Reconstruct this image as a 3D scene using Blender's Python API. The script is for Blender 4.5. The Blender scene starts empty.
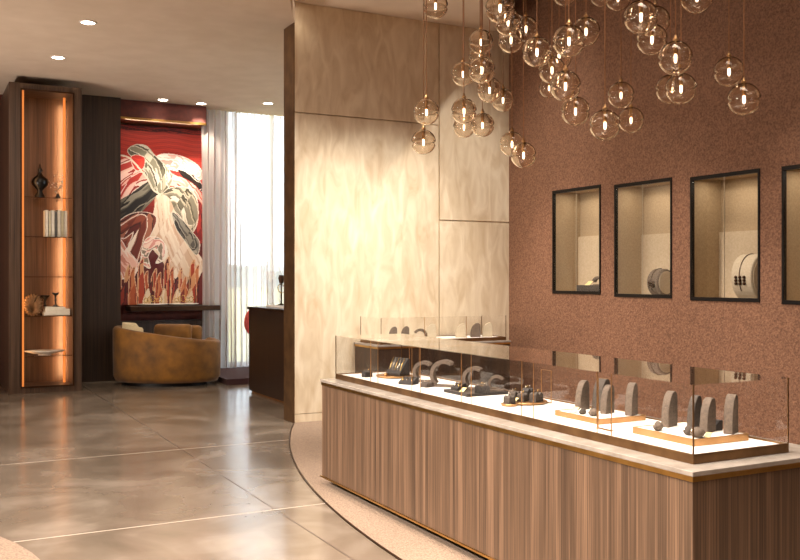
import bpy, bmesh, math, random
import numpy as np
from math import sin, cos, pi, radians
from mathutils import Vector, Matrix
random.seed(7)
scn = bpy.context.scene
COL = scn.collection

# ------------------------------------------------------------ camera
F_PX, HZ, H = 920.0, 278.0, 1.65
YAW = radians(27.8)
cam = bpy.data.cameras.new('camera'); camo = bpy.data.objects.new('camera', cam)
COL.objects.link(camo); scn.camera = camo
cam.sensor_width = 36; cam.lens = F_PX / 800 * 36; cam.shift_y = (HZ - 280) / 800
camo.location = (0, 0, H); camo.rotation_euler = (pi / 2, 0, -YAW)
cam.clip_start = .05; cam.clip_end = 500

# ------------------------------------------------------------ colour handling
scn.view_settings.view_transform = 'Standard'; scn.view_settings.look = 'None'
scn.view_settings.gamma = 1; scn.view_settings.use_curve_mapping = False
scn.view_settings.exposure = 0.0
cy = scn.cycles
cy.max_bounces = 12; cy.transparent_max_bounces = 48; cy.transmission_bounces = 14
cy.glossy_bounces = 6; cy.diffuse_bounces = 5; cy.sample_clamp_indirect = 4
cy.use_denoising = True; cy.caustics_refractive = False; cy.caustics_reflective = False

def lin(h):
    h = h.lstrip('#'); v = [int(h[i:i + 2], 16) / 255 for i in (0, 2, 4)]
    return tuple((x / 12.92 if x <= .04045 else ((x + .055) / 1.055) ** 2.4) for x in v)
def c4(h): return lin(h) + (1,)

# ------------------------------------------------------------ world: pale overcast day outside the windows
w = bpy.data.worlds.new('world'); scn.world = w; w.use_nodes = True
w.node_tree.nodes['Background'].inputs[0].default_value = (.86, .93, 1, 1)
w.node_tree.nodes['Background'].inputs[1].default_value = 6.0

# ------------------------------------------------------------ lamps
def spot(loc, target, power, deg=60, blend=.6, col=(1, .80, .60), r=.05):
    l = bpy.data.lights.new('spot_light', 'SPOT'); l.energy = power; l.spot_size = radians(deg); l.spot_blend = blend
    l.color = col; l.shadow_soft_size = r
    o = bpy.data.objects.new('spot_light', l); COL.objects.link(o); o.location = loc
    o.rotation_euler = (Vector(target) - Vector(loc)).to_track_quat('-Z', 'Y').to_euler()
    return o
def area(loc, size, power, col=(1, .82, .64), rot=(0, 0, 0), spread=180):
    l = bpy.data.lights.new('area_light', 'AREA'); l.shape = 'RECTANGLE'; l.size, l.size_y = size; l.energy = power; l.color = col; l.spread = radians(spread)
    o = bpy.data.objects.new('area_light', l); COL.objects.link(o); o.location = loc; o.rotation_euler = rot
    return o
WARM = (1, .78, .56)
# added unseen fill areas that brighten the sales floor, no fixtures behind them
area((3.2, 2.6, 5.8), (1.4, 3.2), 70, (1, .88, .76), spread=100)
area((0.8, 3.0, 4.45), (2.5, 5), 300, (1, .86, .72), spread=110)
area((-2.85, 6.0, 4.36), (.3, 7), 300, (1, .90, .80), (0, radians(-50), 0), 90)  # added fill strip high on the left wall, brightens the room from the side
area((-2.9, 12.0, .76), (.55, 5.0), 260, (1, .86, .74), (0, radians(-125), radians(22)), 130)  # added low fill out of view, tilted up to brighten the left ceiling
area((1.0, 9.0, 4.45), (1.2, 1.2), 90, (1, .86, .72))
# display lamps aimed on the counter
for y in (3.1, 4.2, 5.3, 6.4):
    spot((3.0, y, 5.85 if y < 4.3 else 4.75), (3.25, y, .9), 500 if y < 4.3 else 340, 30 if y < 4.3 else 36, .7, (1, .92, .82))
# wall washers for the beige stone wall and the brown wall
for x in (3.9, 4.9, 5.9):
    spot((x, 7.3, 4.75 if x < 4.95 else 5.85), (x, 9.8, 1.5), 620, 54, 1, (1, .93, .83))
for y in (3.2, 5.0, 6.8, 8.6):
    spot((4.6, y, 5.85 if y < 6 else 4.75), (6.75, y, .4), 700 if y < 6 else 520, 38 if y < 6 else 46, 1, (1, .85, .72))
# lamps aimed at the counter's wooden front
for y in (3.4, 5.6):
    spot((.6, y, 4.5), (2.8, y, .3), 330, 50, .9, (1, .82, .66))

# ------------------------------------------------------------ materials
MATS = {}
def base(name, col='#808080', rough=.5, metal=0, **k):
    if name in MATS: return MATS[name]
    m = bpy.data.materials.new(name); m.use_nodes = True; MATS[name] = m
    b = m.node_tree.nodes['Principled BSDF']
    b.inputs['Base Color'].default_value = c4(col); b.inputs['Roughness'].default_value = rough
    b.inputs['Metallic'].default_value = metal
    for a, v in k.items(): b.inputs[a.replace('_', ' ')].default_value = v
    return m
def nd(m, t, **k):
    n = m.node_tree.nodes.new(t)
    for a, v in k.items():
        if a.startswith('i_'): n.inputs[a[2:].replace('_', ' ')].default_value = v
        else: setattr(n, a, v)
    return n
def lk(m, a, b): m.node_tree.links.new(a, b)
def math_(m, op, a, b=None, c=None):
    n = nd(m, 'ShaderNodeMath', operation=op)
    for i, v in enumerate((a, b, c)):
        if v is None: continue
        if hasattr(v, 'links'): lk(m, v, n.inputs[i])
        else: n.inputs[i].default_value = v
    return n.outputs[0]
def ramp(m, fac, stops):
    r = nd(m, 'ShaderNodeValToRGB'); lk(m, fac, r.inputs[0]); e = r.color_ramp.elements
    while len(e) < len(stops): e.new(.5)
    for el, (p, c) in zip(e, stops): el.position = p; el.color = c4(c)
    return r.outputs[0]
def bump(m, h, strength, dist=.01):
    b = nd(m, 'ShaderNodeBump'); b.inputs['Strength'].default_value = strength; b.inputs['Distance'].default_value = dist
    lk(m, h, b.inputs['Height']); lk(m, b.outputs[0], m.node_tree.nodes['Principled BSDF'].inputs['Normal'])
def setcol(m, out): lk(m, out, m.node_tree.nodes['Principled BSDF'].inputs['Base Color'])

def wood(name, dark, mid, light, strip=9, rough=.45, fine=70):
    m = base(name, mid, rough); tc = nd(m, 'ShaderNodeTexCoord'); s = nd(m, 'ShaderNodeSeparateXYZ'); lk(m, tc.outputs['Object'], s.inputs[0])
    t = math_(m, 'ADD', s.outputs[0], s.outputs[1])
    cx = nd(m, 'ShaderNodeCombineXYZ'); lk(m, math_(m, 'MULTIPLY', t, fine), cx.inputs[0]); lk(m, math_(m, 'MULTIPLY', s.outputs[2], 1.2), cx.inputs[2])
    n1 = nd(m, 'ShaderNodeTexNoise'); n1.inputs['Scale'].default_value = 1; n1.inputs['Detail'].default_value = 4; lk(m, cx.outputs[0], n1.inputs['Vector'])
    cb = nd(m, 'ShaderNodeCombineXYZ'); lk(m, math_(m, 'MULTIPLY', t, strip), cb.inputs[0]); lk(m, math_(m, 'MULTIPLY', s.outputs[2], .12), cb.inputs[2])
    n2 = nd(m, 'ShaderNodeTexNoise'); n2.inputs['Scale'].default_value = 1; n2.inputs['Detail'].default_value = 3; n2.inputs['Roughness'].default_value = .7; lk(m, cb.outputs[0], n2.inputs['Vector'])
    f = math_(m, 'ADD', math_(m, 'MULTIPLY', n1.outputs[0], .45), math_(m, 'MULTIPLY', n2.outputs[0], .55))
    setcol(m, ramp(m, f, [(.36, dark), (.5, mid), (.64, light)]))
    bump(m, n1.outputs[0], .12, .003)
    return m
def noisy(name, a, b, scale, rough=.6, bmp=0, detail=6, stretch=None, lo=.35, hi=.65, metal=0, dist=0, bscale=None):
    m = base(name, a, rough, metal); tc = nd(m, 'ShaderNodeTexCoord'); src = tc.outputs['Object']
    if stretch:
        mp = nd(m, 'ShaderNodeMapping'); mp.inputs['Scale'].default_value = stretch; lk(m, src, mp.inputs[0]); src = mp.outputs[0]
    n = nd(m, 'ShaderNodeTexNoise'); n.inputs['Scale'].default_value = scale; n.inputs['Detail'].default_value = detail
    n.inputs['Distortion'].default_value = dist; lk(m, src, n.inputs['Vector'])
    setcol(m, ramp(m, n.outputs[0], [(lo, a), (hi, b)]))
    if bmp:
        h = n.outputs[0]
        if bscale:
            n3 = nd(m, 'ShaderNodeTexNoise'); n3.inputs['Scale'].default_value = bscale; n3.inputs['Detail'].default_value = 3; lk(m, tc.outputs['Object'], n3.inputs['Vector']); h = n3.outputs[0]
        bump(m, h, bmp, .01)
    return m
def emis(name, col, s):
    m = base(name, col); b = m.node_tree.nodes['Principled BSDF']
    b.inputs['Emission Color'].default_value = c4(col); b.inputs['Emission Strength'].default_value = s
    return m
def pane_glass(name, tint='#ffffff', f0=.04, gain=1.0):
    m = bpy.data.materials.new(name); m.use_nodes = True; MATS[name] = m; nt = m.node_tree; nt.nodes.clear()
    o = nd(m, 'ShaderNodeOutputMaterial'); t = nd(m, 'ShaderNodeBsdfTransparent'); t.inputs[0].default_value = c4(tint)
    g = nd(m, 'ShaderNodeBsdfGlossy'); g.inputs['Roughness'].default_value = .0; g.inputs[0].default_value = (1, 1, 1, 1)
    lw = nd(m, 'ShaderNodeLayerWeight'); lw.inputs[0].default_value = .5
    f = math_(m, 'MULTIPLY_ADD', math_(m, 'POWER', lw.outputs['Facing'], 5), (1 - f0) * gain, f0)
    mx = nd(m, 'ShaderNodeMixShader'); lk(m, f, mx.inputs[0]); lk(m, t.outputs[0], mx.inputs[1]); lk(m, g.outputs[0], mx.inputs[2]); lk(m, mx.outputs[0], o.inputs[0])
    return m

WALNUT = wood('walnut_front', '#3a2a1f', '#5f4938', '#876a54', 12, .42, 110)
DARKWOOD = wood('smoked_oak', '#20150e', '#36261b', '#4c3829', 7, .45, 60)
CABWOOD = wood('cabinet_oak', '#2a1c13', '#483426', '#604938', 8, .42, 60)
BACKCOUNTER = wood('ebony_veneer', '#140a06', '#22130c', '#2e1b12', 6, .35, 60)
TRAVERT = noisy('travertine', '#cdb696', '#e8d8be', 4.0, .4, .05, 12, (1.8, 1.8, .55), .30, .70, dist=1.2)
BROWN = noisy('brown_plaster', '#664634', '#90684f', 62, .85, .9, 5, None, .34, .66, bscale=50)
CEIL = noisy('ceiling_paint', '#c6b19c', '#cdb9a5', 3, .9)
COFFER = noisy('coffer_paint', '#d8c8b6', '#e0d0be', 3, .9)
BACKWALL = noisy('maroon_plaster', '#4c211a', '#5e2a20', 12, .8)
CARPET = noisy('mottled_carpet', '#7a6656', '#9c8673', 90, .95, .5, 5)
DAISM = noisy('maroon_carpet', '#2c1210', '#3c1a16', 60, .95, .3)
RECESS = noisy('recess_paint', '#5a4030', '#664a38', 3, .9)
PLAIN = noisy('pale_plaster', '#cfc0ac', '#d8caba', 3, .9)
BRONZE = noisy('bronze_metal', '#6e5238', '#8a6a48', 6, .35, 0, metal=.85)
DARKBRONZE = noisy('dark_bronze', '#3a2618', '#4b3220', 6, .4, 0, metal=.8)
BRASS = noisy('brushed_brass', '#b08a4c', '#c9a260', 8, .28, 0, metal=1)
COPPER = noisy('copper', '#b58a5c', '#c69a6c', 8, .36, 0, metal=1)
STONETOP = noisy('pale_stone', '#8c8278', '#9e948a', 10, .25)
IVORY = noisy('ivory_suede', '#b4a58c', '#c0b198', 60, .8, .1)
CREAM = noisy('cream_leather', '#ece6dc', '#f2ece4', 40, .6)
TAUPE = noisy('taupe_suede', '#574a3f', '#6b5c4f', 60, .8, .15)
DTAUPE = noisy('dark_taupe_suede', '#3e352e', '#4e443c', 60, .8, .15)
BLACKS = noisy('charcoal_suede', '#26211f', '#332d2a', 60, .7)
PALEGOLD = noisy('pale_gold', '#d2b070', '#e6c888', 20, .25, 0, metal=1)
SILVER = noisy('silver', '#cfcac2', '#e2ded8', 20, .2, 0, metal=1)
TAG = noisy('cream_card', '#dcc98a', '#e6d59c', 20, .6)
BLACKFR = base('black_lacquer', '#0e0806', .45, Specular_IOR_Level=.2)
NICHE = noisy('niche_suede', '#a08a6c', '#ae9878', 50, .8)
NICHEL = noisy('niche_pale_suede', '#baa78a', '#c6b498', 50, .8)  # paler niche tone: painted light on the lower backs, also the bust discs
GLASS = pane_glass('clear_pane', '#ffffff', .025)
WGLASS = pane_glass('window_pane', '#f4f8fa')
BLACKGL = base('black_glaze', '#0a0807', .3)
WHITEP = noisy('white_ceramic', '#dcd6cb', '#e8e2d8', 20, .4)
VELVET = noisy('amber_velvet', '#5a3806', '#8c5c12', 5, .7, .1, 6, None, .3, .7)
VELVET.node_tree.nodes['Principled BSDF'].inputs['Sheen Weight'].default_value = .15
CREAMFAB = noisy('cream_boucle', '#d0bf98', '#dccca8', 80, .9, .3)
REDFAB = noisy('rose_fabric', '#b04038', '#c45048', 30, .8)
LED = emis('warm_led', '#f08a40', .75)
LENS = emis('lamp_lens', '#fff0dc', 45)
FILAMENT = emis('filament', '#ffe6c8', 14)
CORD = base('copper_cord', '#8f5e38', .4, .4)
GRASS = noisy('dry_meadow', '#b3a468', '#c8ba80', .6, .95)
HEDGE = noisy('distant_trees', '#7c8284', '#8e9496', .4, .95)

# polished concrete floor
FLOOR = base('polished_concrete', '#75675a', .2)
def _floor():
    m = FLOOR; tc = nd(m, 'ShaderNodeTexCoord')
    n = nd(m, 'ShaderNodeTexNoise'); n.inputs['Scale'].default_value = .9; n.inputs['Detail'].default_value = 7; n.inputs['Distortion'].default_value = 1.4; lk(m, tc.outputs['Object'], n.inputs['Vector'])
    n2 = nd(m, 'ShaderNodeTexNoise'); n2.inputs['Scale'].default_value = 2.2; n2.inputs['Detail'].default_value = 3; n2.inputs['Distortion'].default_value = 1; lk(m, tc.outputs['Object'], n2.inputs['Vector'])
    f = math_(m, 'ADD', math_(m, 'MULTIPLY', n.outputs[0], .7), math_(m, 'MULTIPLY', n2.outputs[0], .3))
    setcol(m, ramp(m, f, [(.33, '#625649'), (.5, '#76695c'), (.68, '#938679')]))
    r = nd(m, 'ShaderNodeMapRange'); lk(m, n2.outputs[0], r.inputs[0]); r.inputs[3].default_value = .13; r.inputs[4].default_value = .24
    lk(m, r.outputs[0], m.node_tree.nodes['Principled BSDF'].inputs['Roughness'])
_floor()
PALEJOINT = base('pale_joint_filler', '#c4b6a8', .3)
JOINT = base('joint_filler', '#4a3c32', .6)

# clear blown glass for the pendants
def _blown():
    m = bpy.data.materials.new('blown_glass'); m.use_nodes = True; nt = m.node_tree; nt.nodes.clear()
    o = nd(m, 'ShaderNodeOutputMaterial'); g = nd(m, 'ShaderNodeBsdfGlass'); g.inputs['Roughness'].default_value = 0; g.inputs['IOR'].default_value = 1.45
    g.inputs[0].default_value = (1, .97, .93, 1); lk(m, g.outputs[0], o.inputs[0]); return m
BLOWN = _blown()
# sheer curtain
def _sheer():
    m = bpy.data.materials.new('sheer_voile'); m.use_nodes = True; nt = m.node_tree; nt.nodes.clear()
    o = nd(m, 'ShaderNodeOutputMaterial'); t = nd(m, 'ShaderNodeBsdfTransparent')
    d = nd(m, 'ShaderNodeBsdfDiffuse'); d.inputs[0].default_value = c4('#e8e0dc'); r = nd(m, 'ShaderNodeBsdfTranslucent'); r.inputs[0].default_value = c4('#e8e2e0')
    a = nd(m, 'ShaderNodeMixShader'); a.inputs[0].default_value = .65; lk(m, d.outputs[0], a.inputs[1]); lk(m, r.outputs[0], a.inputs[2])
    lw = nd(m, 'ShaderNodeLayerWeight'); lw.inputs[0].default_value = .5
    f = math_(m, 'MULTIPLY_ADD', lw.outputs['Facing'], .35, .58)
    b = nd(m, 'ShaderNodeMixShader'); lk(m, f, b.inputs[0]); lk(m, t.outputs[0], b.inputs[1]); lk(m, a.outputs[0], b.inputs[2]); lk(m, b.outputs[0], o.inputs[0]); return m
SHEER = _sheer()

# ------------------------------------------------------------ mesh helpers
class MB:
    def __init__(s): s.b = bmesh.new()
    def box(s, x0, x1, y0, y1, z0, z1, M=None):
        vs = [s.b.verts.new((x, y, z)) for x in (x0, x1) for y in (y0, y1) for z in (z0, z1)]
        for f in ((0, 1, 3, 2), (4, 6, 7, 5), (0, 4, 5, 1), (2, 3, 7, 6), (0, 2, 6, 4), (1, 5, 7, 3)): s.b.faces.new([vs[i] for i in f])
        if M is not None:
            for v in vs: v.co = M @ v.co
        return s
    def prism(s, pts, vec, M=None):
        vec = Vector(vec); a = [s.b.verts.new(Vector(p)) for p in pts]; b = [s.b.verts.new(Vector(p) + vec) for p in pts]; n = len(a)
        s.b.faces.new(a); s.b.faces.new(b[::-1])
        for i in range(n): s.b.faces.new((a[i], b[i], b[(i + 1) % n], a[(i + 1) % n]))
        if M is not None:
            for v in a + b: v.co = M @ v.co
        return s
    def lathe(s, prof, seg=24, c=(0, 0, 0), sx=1, sy=1, closed=False, M=None):
        rings = []; allv = []
        for r, z in prof:
            if r < 1e-6: v = s.b.verts.new((c[0], c[1], c[2] + z)); rings.append([v]); allv.append(v)
            else:
                rg = [s.b.verts.new((c[0] + r * cos(2 * pi * i / seg) * sx, c[1] + r * sin(2 * pi * i / seg) * sy, c[2] + z)) for i in range(seg)]
                rings.append(rg); allv += rg
        pairs = list(zip(rings, rings[1:])) + ([(rings[-1], rings[0])] if closed else [])
        for a, b in pairs:
            for i in range(seg):
                j = (i + 1) % seg
                if len(a) == 1 and len(b) == 1: continue
                if len(a) == 1: s.b.faces.new((a[0], b[j], b[i]))
                elif len(b) == 1: s.b.faces.new((a[i], a[j], b[0]))
                else: s.b.faces.new((a[i], a[j], b[j], b[i]))
        if M is not None:
            for v in allv: v.co = M @ v.co
        return s
    def tube(s, pts, r, seg=8, closed=False):
        pts = [Vector(p) for p in pts]; n = len(pts); rings = []
        for i, p in enumerate(pts):
            if closed: d = pts[(i + 1) % n] - pts[i - 1]
            else: d = pts[min(i + 1, n - 1)] - pts[max(i - 1, 0)]
            d.normalize(); up = Vector((0, 0, 1)) if abs(d.z) < .95 else Vector((1, 0, 0))
            a = d.cross(up).normalized(); b = d.cross(a)
            rr = r[i] if isinstance(r, (list, tuple)) else r
            rings.append([s.b.verts.new(p + (a * cos(2 * pi * k / seg) + b * sin(2 * pi * k / seg)) * rr) for k in range(seg)])
        prs = list(zip(rings, rings[1:])) + ([(rings[-1], rings[0])] if closed else [])
        for A, B in prs:
            for k in range(seg): s.b.faces.new((A[k], A[(k + 1) % seg], B[(k + 1) % seg], B[k]))
        if not closed: s.b.faces.new(rings[0][::-1]); s.b.faces.new(rings[-1])
        return s
    def ball(s, c, rx, ry=None, rz=None, seg=16, M=None):
        ry = ry or rx; rz = rz or rx; n = seg // 2
        prof = [(0, -rz)] + [(sin(pi * i / n), -cos(pi * i / n) * rz) for i in range(1, n)] + [(0, rz)]
        return s.lathe(prof, seg, c, rx, ry, M=M)
    def build(s, name, m, parent=None, bevel=0, smooth=False, loc=None, subdiv=0):
        bmesh.ops.recalc_face_normals(s.b, faces=s.b.faces)
        me = bpy.data.meshes.new(name); s.b.to_mesh(me); s.b.free(); me.materials.append(m)
        o = bpy.data.objects.new(name, me); COL.objects.link(o)
        if parent is not None: o.parent = parent
        if loc is not None: o.location = loc
        if bevel:
            b = o.modifiers.new('bevel', 'BEVEL'); b.width = bevel; b.segments = 2; b.limit_method = 'ANGLE'
        if subdiv:
            q = o.modifiers.new('sub', 'SUBSURF'); q.levels = q.render_levels = subdiv
        if smooth: me.polygons.foreach_set('use_smooth', [True] * len(me.polygons))
        return o
def tag(o, label=None, cat=None, group=None, kind=None):
    if label: o['label'] = label
    if cat: o['category'] = cat
    if group: o['group'] = group
    if kind: o['kind'] = kind
    return o
def thing(name, label, cat, loc=(0, 0, 0), rz=0, group=None):
    o = bpy.data.objects.new(name, None); o.empty_display_size = .1; COL.objects.link(o); o.location = loc; o.rotation_euler.z = rz
    return tag(o, label, cat, group)
def struct(name, mb, m, **k): return tag(mb.build(name, m, **k), kind='structure')
def copy_tree(o, parent=None):
    c = o.copy(); COL.objects.link(c)
    if parent is not None: c.parent = parent
    for ch in list(o.children): copy_tree(ch, c)
    return c

# ------------------------------------------------------------ room shell
ZL, ZR = 4.55, 4.79                       # left ceiling, coffer ceiling
struct('floor', MB().box(-3, 9, -3, 16.1, -.1, 0), FLOOR)
j = MB()
for x in (-.33, 2.27): j.box(x - .004, x + .004, -3, 15.8, -.002, .0006)
struct('trim_1', j, JOINT)
j = MB()
for y in (-1.6, 1.0, 3.6, 6.21, 8.82): j.box(-3, 4.2, y - .006, y + .006, -.002, .0008)
struct('trim_7', j, PALEJOINT)
# round carpet under the counter (arc edge with a thin metal strip)
CX, CY, CR = 15.18, 4.17, 12.68
arc = []
y = -3.0
while y <= 9.83: arc.append((CX - math.sqrt(CR * CR - (y - CY) ** 2), y)); y += .15
arc.append((CX - math.sqrt(CR * CR - (9.82 - CY) ** 2), 9.82))
arc = [a for a in arc if a[1] <= 9.8201]
car = MB(); car.prism([(x, y, -.001) for x, y in arc] + [(6.75, 9.82, -.001), (6.75, -3, -.001)], (0, 0, .009))
struct('floor_carpet', car, CARPET)
ed = MB(); ed.prism([(x - .012, y, -.001) for x, y in arc] + [(x, y, -.001) for x, y in arc[::-1]], (0, 0, .011))
struct('trim_2', ed, DARKBRONZE)
lc = MB(); lc.lathe([(0, .006), (2.55, .006), (2.55, -.001), (0, -.001)], 64, (-1.9 + .02, 5.4, 0)); struct('floor_rug_zone', lc, CARPET)
# ceilings : low ceiling outside the round coffer
cl = MB(); cl.prism([(-3, -3, ZL), (-3, 16.1, ZL), (4.86, 16.1, ZL), (4.86, 15.6, ZL), (9, 15.6, ZL), (9, 10.0, ZL), (arc[-1][0] + .07, 10.0, ZL)] + [(x, y, ZL) for x, y in arc[::-1]], (0, 0, .4))
struct('ceiling', cl, CEIL)
ZT = 5.9                                   # raised dark recess over the display, its edge runs from the wall corner towards the entrance
RX = .6793                                 # edge line x = RX * y
struct('ceiling_coffer', MB().prism([(x - .02, y, ZR) for x, y in arc if y > 4.0] + [(RX * 9.82, 9.82, ZR), (RX * 3.9, 3.9, ZR)], (0, 0, ZT - ZR)), COFFER)
struct('ceiling_recess', MB().box(-3, 9, -3, 10.1, ZT, ZT + .1), RECESS)
struct('wall_recess', MB().prism([(x, y, ZL + .4) for x, y in arc if y < 4.0] + [(arc[0][0] - .1, -3, ZL + .4)] + [(x - .1, y, ZL + .4) for x, y in arc if y < 4.0], (0, 0, ZT - ZL - .4)), RECESS)
# walls
struct('wall_left', MB().box(-3.1, -3, -3, 16, 0, ZL), PLAIN)
struct('wall_front', MB().box(-3, 9, -3.1, -3, 0, 5), PLAIN)
bw = MB(); bw.box(-3, 4.86, 15.8, 16.0, 0, ZL); bw.box(8.4, 9, 15.8, 16, 0, 5.2); bw.box(4.86, 9, 15.6, 16, 5.2, 5.3); bw.box(4.86, 8.4, 15.8, 16, 0, .1)
struct('wall_back', bw, BACKWALL)
struct('wall_far_right', MB().box(9, 9.1, 9.9, 16, 0, ZL), PLAIN)
# brown wall with four niche openings
NI = [(8.01, 8.88, 1.465, 2.69), (6.92, 7.78, 1.445, 2.665), (5.83, 6.67, 1.43, 2.64), (4.76, 5.59, 1.42, 2.63)]
br = MB(); ys = sorted([(a, b, c, d) for a, b, c, d in NI]); prev = -3.0
for a, b, c, d in ys:
    br.box(6.75, 6.95, prev, a, 0, ZT); br.box(6.75, 6.95, a, b, 0, c); br.box(6.75, 6.95, a, b, d, ZT); prev = b
br.box(6.75, 6.95, prev, 9.82, 0, ZT)
struct('wall_right', br, BROWN)
# beige stone wall with panel joints
X0 = 3.816; bs = MB(); bs.box(X0, 6.95, 9.825, 10.1, 0, ZT)
panels = [(X0, 5.71, .105, 3.53), (X0, 5.71, 3.54, ZR), (5.72, 6.75, .105, 2.36), (5.72, 6.75, 2.37, 4.79)]
for a, b, c, d in panels: bs.box(a, b - .008 if b == 5.71 else b, 9.80, 9.826, c, d - .004)
bs.box(X0, 6.75, 9.80, 9.826, 0, .098)
struct('wall_center', bs, TRAVERT)
struct('trim_3', MB().box(X0 - .012, X0, 9.8, 10.12, 0, ZL + .2), BRONZE)
# low carpeted platform in front of the window
struct('floor_platform', MB().box(4.25, 8.9, 13.75, 15.8, 0, .09), DAISM)
# dark panelled wall beside the cabinet
struct('wall_panel', MB().box(2.165, 2.93, 15.2, 15.8, 0, ZL), DARKWOOD)
# header over the painting, wainscot below
struct('trim_4', MB().box(2.93, 4.36, 15.3, 15.8, 4.27, ZL), BACKWALL)
struct('trim_5', MB().box(2.93, 4.36, 15.29, 15.79, 4.235, 4.27), BRASS)
struct('trim_6', MB().box(2.93, 4.86, 15.72, 15.8, 0, .93), DARKWOOD)
# window
wf = MB()
for x in (4.86, 5.7, 6.6, 7.5, 8.34): wf.box(x, x + .06, 15.84, 15.92, .1, 5.2)
wf.box(4.86, 8.4, 15.84, 15.92, .1, .16); wf.box(4.86, 8.4, 15.84, 15.92, 5.14, 5.2)
win = struct('window_1', wf, WHITEP)
MB().box(4.9, 8.36, 15.87, 15.885, .16, 5.14).build('window_pane', WGLASS, win)
# outside
struct('floor_meadow', MB().box(-60, 120, 16.2, 260, -.4, -.3), GRASS)
hd = MB(); pts = []
random.seed(3)
x = -80
while x < 260: pts.append((x, 170, 3.6 + 1.0 * sin(x * .05) + random.uniform(-.5, .5))); x += 4
hd.prism([(-80, 170, -.3)] + pts + [(pts[-1][0], 170, -.3)], (0, 12, 0))
tag(hd.build('tree_line', HEDGE), 'grey hazy line of trees beyond the meadow seen through the window', 'trees', kind='stuff')

# ------------------------------------------------------------ downlights
def downlight(x, y, z, label, tgt=None, p=120, r=.075, deg=75):
    t = thing('downlight', label, 'ceiling light', (x, y, z), 0, 'round recessed downlights')
    MB().lathe([(r, 0), (r + .022, 0), (r + .022, -.008), (r, -.012)], 28, closed=True).build('trim_ring', WHITEP, t, smooth=True)
    MB().lathe([(0, .002), (r, .002), (r, -.004), (0, -.006)], 24).build('lens', LENS, t)
    spot((x, y, z - .03), tgt or (x, y, 0), p, deg, .8, (1, .86, .68))
downlight(1.734, 10.867, ZL, 'largest round downlight in the low ceiling, nearest the viewer')
downlight(1.661, 12.772, ZL, 'round downlight in the ceiling in front of the tall lit cabinet')
downlight(3.563, 15.02, ZL, 'round downlight above the red painting, the one further from the curtain', (3.6, 15.7, 2.2), 140)
downlight(4.2, 15.05, ZL, 'round downlight above the seam between red painting and sheer curtain', (4.4, 15.7, 2.6), 260)
downlight(5.175, 14.506, ZL, 'round downlight in the ceiling in front of the bright curtained window')
downlight(3.83, 9.62, ZR, 'small spotlight at the top corner of the beige stone wall', (3.9, 9.8, 4.0), 4, .03)

# ------------------------------------------------------------ display cabinet
def cabinet():
    x0, x1, y0, y1, zt = 1.177, 2.165, 14.1, 15.8, 4.43
    t = thing('display_cabinet', 'tall walnut display cabinet with glowing amber edges and glass shelves', 'cabinet', ((x0 + x1) / 2, y0, 0))
    W = (x1 - x0) / 2
    b = MB(); b.box(-W, -W + .17, 0, .55, 0, zt); b.box(W - .13, W, 0, .55, 0, zt); b.box(-W + .17, W - .13, 0, .55, 0, .10); b.box(-W + .17, W - .13, 0, .55, 4.33, zt)
    b.box(-W, W, .55, y1 - y0, 0, zt)
    b.build('carcass', CABWOOD, t)
    MB().box(-W + .17, W - .13, .54, .549, .10, 4.33).build('back_panel', CABWOOD, t)
    a0, a1 = -W + .17, W - .13
    MB().box(a0, a0 + .03, .02, .05, .10, 4.33).build('light_strip', LED, t)
    MB().box(a1 - .085, a1 - .055, .33, .35, .10, 4.33).build('light_strip', LED, t)
    b = MB(); g = .022
    b.box(a0 - g, a0, -.02, 0, .08, 4.35); b.box(a1, a1 + g, -.02, 0, .08, 4.35); b.box(a0, a1, -.02, 0, 4.33, 4.35); b.box(a0, a1, -.02, 0, .08, .10)
    b.build('door_frame', DARKBRONZE, t)
    for v in (198, 237, 276.5, 315.5, 355):
        z = H - (v - HZ) * 13.4 / F_PX
        MB().box(a0 + .002, a1 - .002, .03, .54, z - .012, z).build('shelf', GLASS, t)
        MB().box(a0 + .002, a1 - .002, .022, .03, z - .012, z).build('shelf_edge', DARKBRONZE, t)
    return t
cabinet()
for xx in (1.42,):
    l = bpy.data.lights.new('strip', 'AREA'); l.shape = 'RECTANGLE'; l.size = .03; l.size_y = 4.1; l.energy = 9; l.color = (1, .5, .2)
    o = bpy.data.objects.new('strip', l); COL.objects.link(o); o.location = (1.355, 14.2, 2.2); o.rotation_euler = (radians(90), 0, radians(-30))
l = bpy.data.lights.new('strip', 'AREA'); l.shape = 'RECTANGLE'; l.size = .03; l.size_y = 4.1; l.energy = 32; l.color = (1, .5, .22)
o = bpy.data.objects.new('strip', l); COL.objects.link(o); o.location = (1.965, 14.47, 2.2); o.rotation_euler = (radians(90), 0, 0)
def shz(v): return H - (v - HZ) * 13.4 / F_PX
def cabx(u, y):
    k = (u - 400) / F_PX; return y * (.4664 + .8846 * k) / (.8846 - .4664 * k)
# items in the cabinet
z = shz(198); x = cabx(40, 14.35)
v = tag(MB().lathe([(0, 0), (.07, 0), (.075, .02), (.05, .06), (.035, .1), (.05, .13), (.11, .19), (.12, .24), (.10, .29), (.05, .33), (.03, .36), (.02, .38), (.035, .4), (.03, .43), (.012, .45), (.006, .50), (0, .5)], 24).build('black_vase', BLACKGL, smooth=True, loc=(x, 14.35, z)), 'glossy black bulbous lidded vase with pointed finial on the top shelf', 'vase')
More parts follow.
